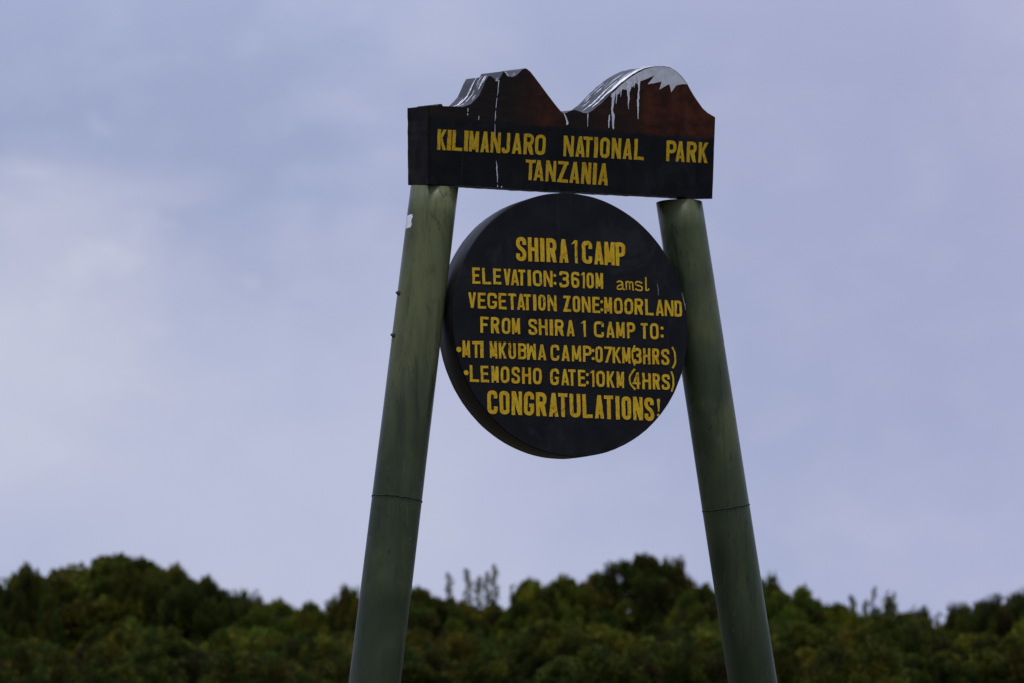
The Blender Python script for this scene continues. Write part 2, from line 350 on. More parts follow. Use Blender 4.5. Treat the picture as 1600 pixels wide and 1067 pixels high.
HEADER_OUTLINE = [(-0.6294, -0.0), (-0.4853, 0.0029), (-0.2464, 0.0045), (-0.0034, 0.0062), (0.2751, 0.0101), (0.5591, 0.0145), (0.7293, 0.0142), (0.7281, 0.1306), (0.7265, 0.2567), (0.7255, 0.3716), (0.709, 0.3789), (0.6866, 0.3886), (0.6609, 0.4064), (0.6303, 0.4392), (0.603, 0.4722), (0.5789, 0.5067), (0.5485, 0.5384), (0.5188, 0.5596), (0.4895, 0.5727), (0.4576, 0.575), (0.4104, 0.57), (0.37, 0.5592), (0.3331, 0.5412), (0.2996, 0.5207), (0.2485, 0.4797), (0.2009, 0.4349), (0.1642, 0.3966), (0.1208, 0.3606), (0.0968, 0.346), (0.0752, 0.3465), (0.0564, 0.352), (0.0377, 0.3562), (0.0194, 0.3536), (-0.0015, 0.3425), (-0.0197, 0.3372), (-0.0356, 0.3497), (-0.0645, 0.3777), (-0.0966, 0.4109), (-0.1319, 0.4491), (-0.1607, 0.4796), (-0.183, 0.5024), (-0.2018, 0.5146), (-0.2139, 0.515), (-0.2256, 0.5073), (-0.237, 0.4943), (-0.2544, 0.4795), (-0.2692, 0.4743), (-0.2844, 0.4772), (-0.3093, 0.4956), (-0.3203, 0.4759), (-0.3286, 0.4618), (-0.3403, 0.4555), (-0.3494, 0.4589), (-0.3679, 0.471), (-0.3798, 0.4688), (-0.3908, 0.4491), (-0.4042, 0.4185), (-0.4176, 0.3879), (-0.4345, 0.3679), (-0.4572, 0.3461), (-0.4921, 0.3329), (-0.5834, 0.3292), (-0.5897, 0.3381), (-0.6014, 0.3368), (-0.6069, 0.3289), (-0.6478, 0.326)]
SNOW_PATCH = [(0.207, 0.4368), (0.2279, 0.4548), (0.2487, 0.477), (0.2998, 0.518), (0.3333, 0.5384), (0.3701, 0.5564), (0.4106, 0.5673), (0.4578, 0.5722), (0.4896, 0.5699), (0.5189, 0.5568), (0.5471, 0.5355), (0.5771, 0.5046), (0.5503, 0.504), (0.522, 0.4955), (0.5001, 0.4642), (0.4884, 0.4992), (0.4406, 0.4724), (0.45, 0.5075), (0.3813, 0.4903), (0.414, 0.5315), (0.3631, 0.5088), (0.3446, 0.5006), (0.3343, 0.486), (0.323, 0.4934), (0.3083, 0.473), (0.2954, 0.4804), (0.2776, 0.4598), (0.2588, 0.4612), (0.2413, 0.4365), (0.2285, 0.4424), (0.2141, 0.4194), (0.2045, 0.4256)]
HEADER_DRIPS = [[(0.2163, 0.4388, 0.0162), (0.2162, 0.4085, 0.0122), (0.2135, 0.3698, 0.0081), (0.2195, 0.3426, 0.0124), (0.2228, 0.307, 0.0108), (0.2223, 0.2863, 0.0032)], [(0.2021, 0.3469, 0.0059), (0.2004, 0.3193, 0.0065), (0.2003, 0.2904, 0.0032)], [(0.2851, 0.4989, 0.0189), (0.2866, 0.4687, 0.0149), (0.2898, 0.4358, 0.0097), (0.2915, 0.4083, 0.0054), (0.2927, 0.378, 0.0022)], [(0.2977, 0.4971, 0.0081), (0.2959, 0.4694, 0.0086), (0.2939, 0.4471, 0.0027)], [(0.337, 0.5277, 0.0243), (0.3383, 0.5001, 0.0108), (0.3385, 0.4586, 0.007), (0.3372, 0.4171, 0.0092), (0.3397, 0.3785, 0.0065), (0.3409, 0.3371, 0.0022)], [(0.2312, 0.4509, 0.0081), (0.2309, 0.4261, 0.0059), (0.2309, 0.3958, 0.0022)], [(0.0969, 0.3438, 0.0068), (0.0965, 0.3205, 0.0027), (0.0981, 0.2877, 0.0016)], [(0.2523, 0.4662, 0.0081), (0.252, 0.4414, 0.0043), (0.2511, 0.4275, 0.0016)], [(0.3159, 0.5095, 0.0086), (0.3153, 0.4901, 0.0054), (0.3147, 0.4707, 0.0016)], [(-0.3329, 0.4574, 0.0054), (-0.3339, 0.4155, 0.0024), (-0.3363, 0.391, 0.0014)], [(-0.3374, 0.3828, 0.0019), (-0.3394, 0.3503, 0.0032), (-0.3405, 0.3367, 0.0014)], [(-0.3412, 0.3259, 0.0022), (-0.3418, 0.3015, 0.0041), (-0.3424, 0.2826, 0.0014)], [(-0.3428, 0.2718, 0.0014), (-0.3411, 0.2422, 0.0019), (-0.3391, 0.2207, 0.0011)], [(-0.329, 0.116, 0.0014), (-0.325, 0.0892, 0.0041), (-0.3209, 0.0543, 0.0041), (-0.3183, 0.0248, 0.0016)], [(-0.3182, 0.0153, 0.0022), (-0.3171, 0.0059, 0.0046)], [(-0.4706, 0.3277, 0.0032), (-0.4704, 0.3116, 0.0027)], [(-0.4713, 0.3061, 0.0041), (-0.4718, 0.298, 0.0027)], [(-0.4187, 0.299, 0.0032), (-0.4194, 0.2828, 0.0027)], [(-0.0202, 0.3363, 0.0049), (-0.013, 0.3267, 0.0059), (-0.0068, 0.3135, 0.0076), (-0.0015, 0.3043, 0.0086), (-0.0044, 0.2896, 0.0086)], [(-0.3002, 0.0109, 0.0049), (-0.2994, 0.0053, 0.0049)], [(-0.339, 0.4651, 0.0041), (-0.3446, 0.4511, 0.0108), (-0.3341, 0.4506, 0.0108)], [(-0.3061, 0.4932, 0.0095), (-0.295, 0.4805, 0.0086), (-0.2887, 0.4742, 0.0027)], [(-0.2681, 0.4825, 0.0068), (-0.2625, 0.4924, 0.0032)]]
ROUND_SCRATCHES_GLINT = [[(0.4451, 3.2277, 0.0014), (0.4477, 3.2055, 0.0027), (0.4489, 3.1776, 0.0019)], [(0.5652, 3.1936, 0.0016), (0.5719, 3.1687, 0.0041), (0.5775, 3.1437, 0.0043), (0.5816, 3.1187, 0.0022)], [(0.22, 3.236, 0.0008), (0.2823, 3.2379, 0.0016)]]  # scratches, except the second strip: a highlight painted along the board's edge


# ------------------------------------------------------------------ hand-painted block letters
def rect(x0, y0, x1, y1): return [(x0, y0), (x1, y0), (x1, y1), (x0, y1)]
def disc(cx, cy, r, n=12): return [(cx + r * math.cos(6.28319 * i / n), cy + r * math.sin(6.28319 * i / n)) for i in range(n)]

def rounded(pts, r, closed=False):
    out, n = [], len(pts)
    for i, p in enumerate(pts):
        if not closed and i in (0, n - 1):
            out.append(p); continue
        a, b = pts[i - 1], pts[(i + 1) % n]
        P = Vector(p); A = Vector(a) - P; B = Vector(b) - P
        k = min(r, A.length * 0.5, B.length * 0.5)
        s, e = P + A.normalized() * k, P + B.normalized() * k
        for j in range(5):
            q = j / 4
            out.append(tuple(s * (1 - q) ** 2 + P * 2 * q * (1 - q) + e * q ** 2))
    return out

def stroke(pts, t, closed=False):
    src, pts = [Vector(p) for p in pts], []
    for p in src:
        if not pts or (p - pts[-1]).length > 1e-5: pts.append(p)
    if closed and (pts[0] - pts[-1]).length < 1e-5: pts.pop()
    n = len(pts); L, Rr = [], []
    for i in range(n):
        a = pts[i - 1] if (closed or i > 0) else None
        b = pts[(i + 1) % n] if (closed or i < n - 1) else None
        d1 = (pts[i] - a).normalized() if a is not None else None
        d2 = (b - pts[i]).normalized() if b is not None else None
        d1 = d1 or d2; d2 = d2 or d1
        m = d1 + d2
        m = m.normalized() if m.length > 1e-6 else d1
        nn = Vector((-m.y, m.x)); k = t / 2 / max(0.5, nn.dot(Vector((-d1.y, d1.x))))
        L.append(tuple(pts[i] + nn * k)); Rr.append(tuple(pts[i] - nn * k))
    rng = range(n) if closed else range(n - 1)
    return [[Rr[i], Rr[(i + 1) % n], L[(i + 1) % n], L[i]] for i in rng]

def glyph(ch, W, H):
    t = min(0.172 * H, 0.42 * W); h = t / 2; hb = 0.152 * H
    r = min(0.36 * W, 0.2 * H)
    g = []
    if ch == 'I': g = [rect(0, 0, W, H)]
    elif ch == 'L': g = [rect(0, 0, t, H), rect(0, 0, W, hb)]
    elif ch == 'E': g = [rect(0, 0, t, H), rect(0, 0, W, hb), rect(0, H - hb, W * .96, H), rect(0, .44 * H, .86 * W, .44 * H + hb)]
    elif ch == 'F': g = [rect(0, 0, t, H), rect(0, H - hb, W, H), rect(0, .44 * H, .84 * W, .44 * H + hb)]
    elif ch == 'T': g = [rect((W - t) / 2, 0, (W + t) / 2, H), rect(0, H - hb, W, H)]
    elif ch == 'H': g = [rect(0, 0, t, H), rect(W - t, 0, W, H), rect(0, .44 * H, W, .44 * H + hb)]
    elif ch == 'N': g = [rect(0, 0, t * .9, H), rect(W - t * .9, 0, W, H), [(0, H), (W - t * 1.05, 0), (W, 0), (t * 1.05, H)]]
    elif ch in 'MW':
        t2 = min(t, .39 * W)
        g = [rect(0, 0, t2 * .88, H), rect(W - t2 * .88, 0, W, H),
             [(0, H), (W / 2 - t2 * .42, .12 * H), (W / 2 + t2 * .42, .12 * H), (t2 * 1.0, H)],
             [(W, H), (W - t2 * 1.0, H), (W / 2 - t2 * .42, .12 * H), (W / 2 + t2 * .42, .12 * H)]]
        if ch == 'W': g = [[(x, H - y) for x, y in p][::-1] for p in g]
    elif ch == 'A': g = [[(0, 0), (t * .95, 0), (W / 2 + t * .40, H), (W / 2 - t * .5, H)],
                         [(W, 0), (W / 2 + t * .5, H), (W / 2 - t * .40, H), (W - t * .95, 0)],
                         rect(W * .18, .17 * H, W * .82, .17 * H + hb * .85)]
    elif ch == 'V': g = [[(0, H), (W / 2 - t * .5, 0), (W / 2 + t * .42, 0), (t * .98, H)],
                         [(W, H), (W - t * .98, H), (W / 2 - t * .42, 0), (W / 2 + t * .5, 0)]]
    elif ch == 'K': g = [rect(0, 0, t, H), [(t * .8, .30 * H), (W, H), (W - t * 1.05, H), (t * .8, .60 * H)][::1],
                         [(t * .9, .55 * H), (W - t * 1.05, 0), (W, 0), (t * 1.55, .62 * H)]]
    elif ch in 'RPBD':
        g = [rect(0, 0, t, H)]
        ub = {'R': .44, 'P': .40, 'B': .50, 'D': 0}[ch] * H
        by = ub if ch == 'D' else ub
        g += stroke(rounded([(h, H - hb / 2), (W - h, H - hb / 2), (W - h, by + hb / 2), (h, by + hb / 2)], r), t if ch != 'B' else t * .95)
        if ch == 'R': g += [[(t * .8, .52 * H), (W - t * 1.02, 0), (W, 0), (W * .80, .52 * H)]]
        if ch == 'B': g += stroke(rounded([(h, .50 * H + hb / 2), (W - h, .50 * H + hb / 2), (W - h, hb / 2), (h, hb / 2)], r), t * .95)
    elif ch == 'C': g = stroke(rounded([(W - h, .66 * H), (W - h, H - h), (h, H - h), (h, h), (W - h, h), (W - h, .33 * H)], r), t)
    elif ch == 'G': g = stroke(rounded([(W - h, .68 * H), (W - h, H - h), (h, H - h), (h, h), (W - h, h), (W - h, .46 * H)], r), t) + [rect(W * .52, .36 * H, W, .36 * H + hb * .9)]
    elif ch == 'S': g = stroke(rounded([(W - h, .68 * H), (W - h, H - h), (h, H - h), (h, .60 * H), (W - h, .42 * H), (W - h, h), (h, h), (h, .31 * H)], r), t)
    elif ch in 'O0': g = stroke(rounded([(h, h), (W - h, h), (W - h, H - h), (h, H - h)], r * 1.15, True), t, True)
    elif ch == 'U': g = stroke(rounded([(h, H), (h, h), (W - h, h), (W - h, H)], r), t)
    elif ch == 'J': g = stroke(rounded([(W - h, H), (W - h, h), (h, h), (h, .26 * H)], r), t)
    elif ch == 'Z': g = [rect(W * .04, H - hb, W, H), rect(0, 0, W, hb), [(0, 0), (t * 1.15, 0), (W, H), (W - t * 1.15, H)]]
    elif ch == '1': g = [rect(W - min(t, W * .7), 0, W, H), [(0, .80 * H), (W - t * .5, .86 * H), (W - t * .2, H), (W - min(t, W * .7), H)]]
    elif ch == '3': g = stroke(rounded([(h, .74 * H), (h, H - h), (W - h, H - h), (W - h, .56 * H), (.38 * W, .52 * H)], r), t) + \
                        stroke(rounded([(.38 * W, .53 * H), (W - h, .50 * H), (W - h, h), (h, h), (h, .27 * H)], r), t)
    elif ch == '6': g = stroke(rounded([(W - h, .76 * H), (W - h, H - h), (h, H - h), (h, h), (W - h, h), (W - h, .55 * H), (h, .55 * H)], r), t)
    elif ch == '7': g = [rect(0, H - hb, W, H), [(W * .12, 0), (W * .12 + t * 1.05, 0), (W, H), (W - t * 1.1, H)]]
    elif ch == '4': g = [rect(.56 * W, 0, .56 * W + t * .9, H), rect(0, .26 * H, W, .26 * H + hb * .85),
                         [(0, .26 * H), (t * .95, .26 * H), (.56 * W + t * .6, H), (.56 * W, H)]]
    elif ch == ':': g = [disc(W / 2, .22 * H, W * .48), disc(W / 2, .72 * H, W * .48)]
    elif ch == '.': g = [disc(W / 2, H / 2, W / 2, 14)]
    elif ch == '(': g = stroke(rounded([(W - .004, H), (.004, .72 * H), (.004, .28 * H), (W - .004, 0)], H * .3), min(.0085, W * .6))
    elif ch == ')': g = stroke(rounded([(.004, H), (W - .004, .72 * H), (W - .004, .28 * H), (.004, 0)], H * .3), min(.0085, W * .6))
    elif ch == '!': g = [[(W * .38, .27 * H), (W * .66, .27 * H), (W, .95 * H), (W * .85, H), (W * .25, H), (W * .1, .95 * H)], disc(W * .42, .08 * H, W * .36)]
    elif ch == 'a': g = stroke(rounded([(.002, .80 * H), (.25 * W, .97 * H), (.74 * W, .94 * H), (.74 * W, .10 * H), (W, .02 * H)], .012), .0068) + \
                        stroke(rounded([(.74 * W, .66 * H), (.10 * W, .38 * H), (.06 * W, .06 * H), (.45 * W, .0), (.74 * W, .25 * H)], .010), .0066)
    elif ch == 'm': g = stroke([(.10 * W, H), (.16 * W, 0)], .0066) + stroke(rounded([(.13 * W, .80 * H), (.34 * W, H), (.50 * W, .88 * H), (.52 * W, 0)], .009), .0062) + \
                        stroke(rounded([(.52 * W, .80 * H), (.72 * W, .97 * H), (.86 * W, .85 * H), (.88 * W, .05 * H), (W, 0)], .009), .0062)
    elif ch == 's': g = stroke(rounded([(.95 * W, .84 * H), (.6 * W, H), (.08 * W, .92 * H), (.10 * W, .62 * H), (.92 * W, .46 * H), (.92 * W, .06 * H), (.4 * W, 0), (.0, .18 * H)], .010), .0072)
    elif ch == 'l': g = stroke(rounded([(.32 * W, H), (.30 * W, .03 * H), (.70 * W, .02 * H), (.96 * W, .16 * H)], .008), .0074)
    return g

def inside(c, poly):
    hit = False
    for i in range(len(poly)):
        a, b = poly[i], poly[i - 1]
        if (a.y > c.y) != (b.y > c.y) and c.x < (b.x - a.x) * (c.y - a.y) / (b.y - a.y) + a.x: hit = not hit
    return hit

def lettering(name, letters, y, parent, label, seed):
    V, Fc = [], []
    rnd = random.Random(seed)
    for (ch, u0, u1, vb, vt) in letters:
        W, H = u1 - u0, vt - vb
        polys = glyph(ch, W, H)
        vs, fs = [], []
        for p in polys:
            area = sum(p[i][0] * p[(i + 1) % len(p)][1] - p[(i + 1) % len(p)][0] * p[i][1] for i in range(len(p)))
            if area < 0: p = p[::-1]
            # short edges so that the brush wobble shows
            q = []
            for i in range(len(p)):
                a, b = Vector(p[i]), Vector(p[(i + 1) % len(p)])
                n = max(1, int((b - a).length / 0.012))
                q += [a.lerp(b, j / n) for j in range(n)]
            fs.append(list(range(len(vs), len(vs) + len(q)))); vs += q
        ed = [(f[i], f[(i + 1) % len(f)]) for f in fs for i in range(len(f))]
        vo, _e, fo, _ov, _oe, _of = delaunay_2d_cdt(vs, ed, [], 0, 1e-6)
        shapes = [[vs[i] for i in f] for f in fs]
        base = len(V); sd = Vector((rnd.uniform(0, 50), rnd.uniform(0, 50), rnd.uniform(0, 50)))
        lean = rnd.uniform(-0.012, 0.012)
        for p in vo:
            q = Vector((p.x * 38, p.y * 38, 0)) + sd
            wx = noise.noise(q) * 0.0017; wy = noise.noise(q + Vector((9, 4, 7))) * 0.0017
            V.append((u0 + p.x + lean * p.y + wx, y, vb + p.y + wy))
        for f in fo:
            c = sum((vo[i] for i in f), Vector((0, 0))) / len(f)
            if any(inside(c, q) for q in shapes): Fc.append([base + i for i in f])
    o = obj(name, V, Fc, M_LET, parent)
    if label: o['label'] = label
    return o

def word_parts(nm, letters, parent, seed):
    i = 0
    for k, w in enumerate(nm.split()):
        lettering('lettering', letters[i:i + len(w)], -0.0015, parent, None, seed + 17 * k)
        i += len(w)

def strips_mesh(name, strips, y, mat, parent, seed=1):
    V, Fc = [], []
    for k, s in enumerate(strips):
        pts = []
        for i in range(len(s) - 1):                      # refine and roughen
            for j in range(4):
                f = j / 4
                pts.append([s[i][m] * (1 - f) + s[i + 1][m] * f for m in range(3)])
        pts.append(list(s[-1]))
        b = len(V)
        for i, (u, v, w) in enumerate(pts):
            n1 = noise.noise(Vector((u * 60, v * 110, k + seed)))
            n2 = noise.noise(Vector((u * 60, v * 90, k + 31 + seed)))
            wl_ = w * .5 * (1 + .7 * n1); wr = w * .5 * (1 + .7 * n2)
            off = 0.0012 * n2
            V += [(u - wl_ + off, y - 0.0004 * k, v), (u + wr + off, y - 0.0004 * k, v)]
        for i in range(len(pts) - 1):
            Fc.append([b + 2 * i, b + 2 * i + 2, b + 2 * i + 3, b + 2 * i + 1][::-1])
    return obj(name, V, Fc, mat, parent)

def cyl_between(name, a, b, r0, r1, mat, parent, n=40, rings=24, warp=0.0, cap=True, cut=None):
    a, b = Vector(a), Vector(b)
    d = (b - a).normalized(); x = d.cross(Vector((0, 1, 0))).normalized(); yv = d.cross(x)
    V, Fc = [], []
    for i in range(rings + 1):
        f = i / rings; c = a.lerp(b, f); r = r0 + (r1 - r0) * f
        for j in range(n):
            th = 2 * math.pi * j / n
            rr = r * (1 + warp * noise.noise(Vector((math.cos(th), math.sin(th), f * 9))))
            p = c + x * rr * math.cos(th) + yv * rr * math.sin(th)
            if cut and i == rings: p = p + d * ((cut(p) - p.z) / d.z)
            V.append(p)
    for i in range(rings):
        for j in range(n):
            Fc.append([i * n + j, i * n + (j + 1) % n, (i + 1) * n + (j + 1) % n, (i + 1) * n + j][::-1])
    if cap:
        Fc.append(list(range(n))); Fc.append([rings * n + j for j in range(n)][::-1])
    o = obj(name, V, Fc, mat, parent)
    bm = bmesh.new(); bm.from_mesh(o.data); bmesh.ops.recalc_face_normals(bm, faces=bm.faces); bm.to_mesh(o.data); bm.free()
    o.data.polygons.foreach_set('use_smooth', [len(p.vertices) == 4 for p in o.data.polygons])
    return o

PSI = R(26)
sign = empty('park_sign', (0.2325, 12.0, 0.0), PSI)
tag(sign, 'tall black park sign with yellow lettering and round board on two green posts', 'sign')

# header board: the mountain outline drawn out to a box 22 cm deep, leaning 8 degrees towards the reader
VB, TILT, DEPTH = 3.6007, R(8), 0.222
def fine_outline(pts, step=0.02, amp=0.0011, seed=3):
    out = []
    for i in range(len(pts)):
        a, b = Vector(pts[i]), Vector(pts[(i + 1) % len(pts)])
        n = max(1, int((b - a).length / step))
        for j in range(n):
            p = a.lerp(b, j / n)
            if j: p += Vector((noise.noise(Vector((p.x * 40, p.y * 40, seed))), noise.noise(Vector((p.x * 40, p.y * 40, seed + 7))))) * amp
            out.append(p)
    return out
ho = fine_outline(HEADER_OUTLINE)
n = len(ho)
V = [(p.x, 0.0, p.y) for p in ho] + [(p.x + 0.0015 * noise.noise(Vector((p.x * 25, 3, p.y * 25))), DEPTH, p.y + 0.002 * noise.noise(Vector((p.x * 25, 8, p.y * 25)))) for p in ho]
vo, _a, fo, _b, _c, of = delaunay_2d_cdt([Vector((p.x, p.y)) for p in ho], [], [list(range(n))], 1, 1e-6)
Fc = [list(f) for f in fo] if len(vo) == n else [list(range(n))]
Fc = [f for f in Fc]
Fc += [[i + n for i in f][::-1] for f in list(Fc)]
nf = len(Fc)
roof_faces = []
for i in range(n):
    j = (i + 1) % n
    Fc.append([i, i + n, j + n, j])
    mid = (ho[i] + ho[j]) * .5; dz = ho[j] - ho[i]
    if mid.y > 0.30 and -0.60 < mid.x < 0.725 and abs(dz.x) > 0.0 : roof_faces.append(len(Fc) - 1)
header = obj('header_board', V, Fc, M_HEAD, sign)
header.data.materials.append(M_ROOF)
for i in roof_faces: header.data.polygons[i].material_index = 1
bm = bmesh.new(); bm.from_mesh(header.data); bmesh.ops.recalc_face_normals(bm, faces=bm.faces); bm.to_mesh(header.data); bm.free()
header.location = (0, 0, VB)
header.rotation_euler = (TILT, 0, 0)
# welded corner bead down the left front edge
bead = []
rnd = random.Random(5)
Vb, Fb = [], []
x0, z0, x1, z1 = HEADER_OUTLINE[0][0], HEADER_OUTLINE[0][1], HEADER_OUTLINE[-1][0], HEADER_OUTLINE[-1][1]
for i in range(46):
    f = i / 45; r = 0.0032 * (1 + .5 * rnd.random())
    cx, cz = x0 + (x1 - x0) * f + rnd.uniform(-.001, .001), z0 + (z1 - z0) * f
    Vb += [(cx + r * math.cos(a), 0.001 + r * math.sin(a), cz) for a in [k * math.pi / 3 for k in range(6)]]
for i in range(45):
    for k in range(6): Fb.append([i * 6 + k, i * 6 + (k + 1) % 6, i * 6 + 6 + (k + 1) % 6, i * 6 + 6 + k])
obj('weld_seam', Vb, Fb, M_HEAD, header, True)
for nm, letters in HEADER_TEXT:
    word_parts(nm, letters, header, len(nm))
sp = fine_outline(SNOW_PATCH, 0.012, 0.0012, 11)
vo, _a, fo, _b, _c, of = delaunay_2d_cdt(sp, [], [list(range(len(sp)))], 1, 1e-6)
obj('snow_patch', [(p.x, -0.0012, p.y) for p in vo], [list(f) for f in fo], M_SNOW, header)
for k, st in enumerate(HEADER_DRIPS):
    strips_mesh('drip_stain', [st], -0.0026 - 0.0003 * k, M_DRIP, header, k + 1)

# white streaks lying on the two left-facing slopes of the roof
def along(i0, i1):
    """outline points of the roof between two indices of HEADER_OUTLINE"""
    return [Vector(HEADER_OUTLINE[i]) for i in range(i0, i1 + 1)]
def roof_streaks(path, specs, seed):
    V, Fc = [], []
    acc = [0.0]
    for a, b in zip(path, path[1:]): acc.append(acc[-1] + (b - a).length)
    def pt(s):
        s = max(0, min(1, s)) * acc[-1]
        for i in range(len(path) - 1):
            if s <= acc[i + 1]:
                f = (s - acc[i]) / (acc[i + 1] - acc[i]); a, b = path[i], path[i + 1]
                d = (b - a).normalized(); nn = Vector((-d.y, d.x))
                if nn.y < 0: nn = -nn
                return a.lerp(b, f) + nn * 0.0028
        return path[-1]
    for k, (s0, s1, y0, y1, w) in enumerate(specs):
        m = 26; b = len(V)
        for i in range(m + 1):
            f = i / m; s = s0 + (s1 - s0) * f; p = pt(s)
            y = y0 + (y1 - y0) * f + 0.004 * noise.noise(Vector((s * 9, k, seed)))
            tw = w * (math.sin(math.pi * min(1, max(0.02, f))) ** .45) * (1 + .8 * noise.noise(Vector((s * 30, k * 3.1, seed + 4))))
            V += [(p.x, y - tw / 2, p.y + 0.0003 * k), (p.x, y + tw / 2, p.y + 0.0003 * k)]
        for i in range(m): Fc.append([b + 2 * i, b + 2 * i + 1, b + 2 * i + 3, b + 2 * i + 2])
    return obj('drip_stain', V, Fc, M_DRIP, header)
HO = HEADER_OUTLINE
iv = min(range(len(HO)), key=lambda i: (HO[i][0] - HEADER_DRIPS[6][0][0]) ** 2 + (HO[i][1] - HEADER_DRIPS[6][0][1]) ** 2)
ip = max(range(14, iv), key=lambda i: HO[i][1])
rs = random.Random(8)
spec = [(.05, .55, .085, .075, .010), (.22, .99, .030, .014, .032), (.35, .80, .012, .010, .018), (.45, .75, .052, .040, .007), (.55, .85, .070, .055, .005),
        (.10, .40, .030, .030, .012), (.62, .98, .045, .020, .008), (.50, .66, .120, .115, .005), (.78, .96, .095, .080, .006), (.2, .34, .062, .06, .004)]
spec += [(a, a + rs.uniform(.05, .18), y, y - .004, rs.uniform(.002, .005)) for a, y in [(rs.uniform(.05, .8), rs.uniform(.02, .19)) for _ in range(16)]]
roof_streaks(along(ip, iv)[::-1], spec, 2)
# left peak slope: from its foot up to the crater rim
foot = max(range(len(HO)), key=lambda i: 0 if HO[i][0] > -0.45 or i < 30 else HO[i][0] * 0 + (1 if abs(HO[i][1] - 0.326) < 0.02 else 0) * (2 + HO[i][0]))
rim = max(range(len(HO)), key=lambda i: (HO[i][1] if -0.42 < HO[i][0] < -0.352 else -1))
lo_, hi_ = min(foot, rim), max(foot, rim)
spec = [(.02, .95, .115, .112, .012), (.05, .40, .118, .135, .012), (.60, .97, .028, .030, .012), (.02, .22, .06, .075, .010), (.30, .62, .075, .07, .004), (.70, .98, .07, .06, .005), (.75, .98, .012, .012, .006)]
spec += [(a, a + rs.uniform(.06, .2), y, y, rs.uniform(.002, .0045)) for a, y in [(rs.uniform(.05, .8), rs.uniform(.01, .12)) for _ in range(12)]]
roof_streaks(along(lo_, hi_)[::-1], spec, 5)

# posts
LA, LB = Vector((-1.086, 0.10, 0.0)), Vector((-0.5595, 0.10, 3.615))
RA, RB = Vector((1.153, 0.10, 0.0)), Vector((0.6170, 0.10, 3.624))
def under_header(p): return VB + (p.y + math.sin(TILT) * 0.0) * math.tan(TILT) - 0.004
def post_axis(A, B, z): return A.lerp(B, (z - A.z) / (B.z - A.z))
for A, B, side in ((LA, LB, -1), (RA, RB, 1)):
    A2 = post_axis(A, B, -0.4)
    top = B if side > 0 else B
    cut = under_header if side < 0 else (lambda p: 3.608)
    post = cyl_between('post', A2, top, 0.1105, 0.1005, M_POST, sign, 56, 30, 0.006, True, cut)
    d = (B - A).normalized()
    zc = 2.295 if side < 0 else 2.271
    c = post_axis(A, B, zc)
    # weld bead: a thin irregular ring round the pipe
    Vw, Fw = [], []
    x = d.cross(Vector((0, 1, 0))).normalized(); yv = d.cross(x)
    rnd = random.Random(20 + side)
    rp = 0.1105 + (0.1005 - 0.1105) * (zc + .4) / (B.z + .4)
    N = 96
    for j in range(N):
        th = 2 * math.pi * j / N; er = x * math.cos(th) + yv * math.sin(th)
        k = 0.0022 + rnd.uniform(0, .0016); s = d * rnd.uniform(-.0015, .0015)
        for a in range(5):
            ph = 2 * math.pi * a / 5
            Vw.append(c + s + er * (rp + k * math.cos(ph)) + d * (k * 0.9 * math.sin(ph)))
    for j in range(N):
        for a in range(5):
            Fw.append([j * 5 + a, j * 5 + (a + 1) % 5, ((j + 1) % N) * 5 + (a + 1) % 5, ((j + 1) % N) * 5 + a])
    obj('weld_seam', Vw, Fw, M_WELD, post, True)
    for zb in ((3.136, 2.958) if side < 0 else (3.133, 2.962)):
        c = post_axis(A, B, zb)
        er = Vector((side, 0, 0)); er = (er - d * er.dot(d)).normalized()
        s0 = c + er * 0.098
        # washer, hexagonal nut and rounded end of the through bolt, one mesh
        Vn, Fn = [], []
        px, py = d, Vector((0, 1, 0))
        prof = [(0.000, .012), (.004, .012), (.0042, .0095), (.011, .0095), (.013, .007), (.0132, .005), (.017, .005), (.019, .003)]
        for k, (h_, r_) in enumerate(prof):
            for j in range(12):
                th = 2 * math.pi * j / 12
                rr = r_ * (1.0 if k not in (2, 3) else (1.06 if j % 2 == 0 else .93))
                Vn.append(s0 + er * h_ + px * rr * math.cos(th) + py * rr * math.sin(th))
        for k in range(len(prof) - 1):
            for j in range(12): Fn.append([k * 12 + j, k * 12 + (j + 1) % 12, k * 12 + 12 + (j + 1) % 12, k * 12 + 12 + j])
        Fn.append([(len(prof) - 1) * 12 + j for j in range(12)])
        obj('bolt', Vn, Fn, M_BOLT, post)
    if side < 0:
        # torn white sticker wrapped on the pipe
        Vs, Fs = [], []
        cz = 3.455
        for i in range(6):
            z = cz - .028 + .056 * i / 5
            c = post_axis(A, B, z)
            rp2 = 0.1105 + (0.1005 - 0.1105) * (z + .4) / (B.z + .4) + 0.0012
            for j in range(8):
                th = R(180) + R(-14 + 29 * j / 7) + (0.06 if i in (1, 4) and j in (0, 7) else 0)
                Vs.append(c + Vector((math.cos(th), math.sin(th), 0)) * rp2)
        for i in range(5):
            for j in range(7): Fs.append([i * 8 + j, i * 8 + j + 1, i * 8 + 9 + j, i * 8 + 8 + j])
        obj('sticker', Vs, Fs, M_STICK, post, True)
# steel spacer between right post and header
stub_c = RB + Vector((-0.005, -0.035, -0.06))
cyl_between('spacer', stub_c, stub_c + Vector((0, 0, 0.075)), 0.019, 0.019, M_BOLT, sign, 16, 2)

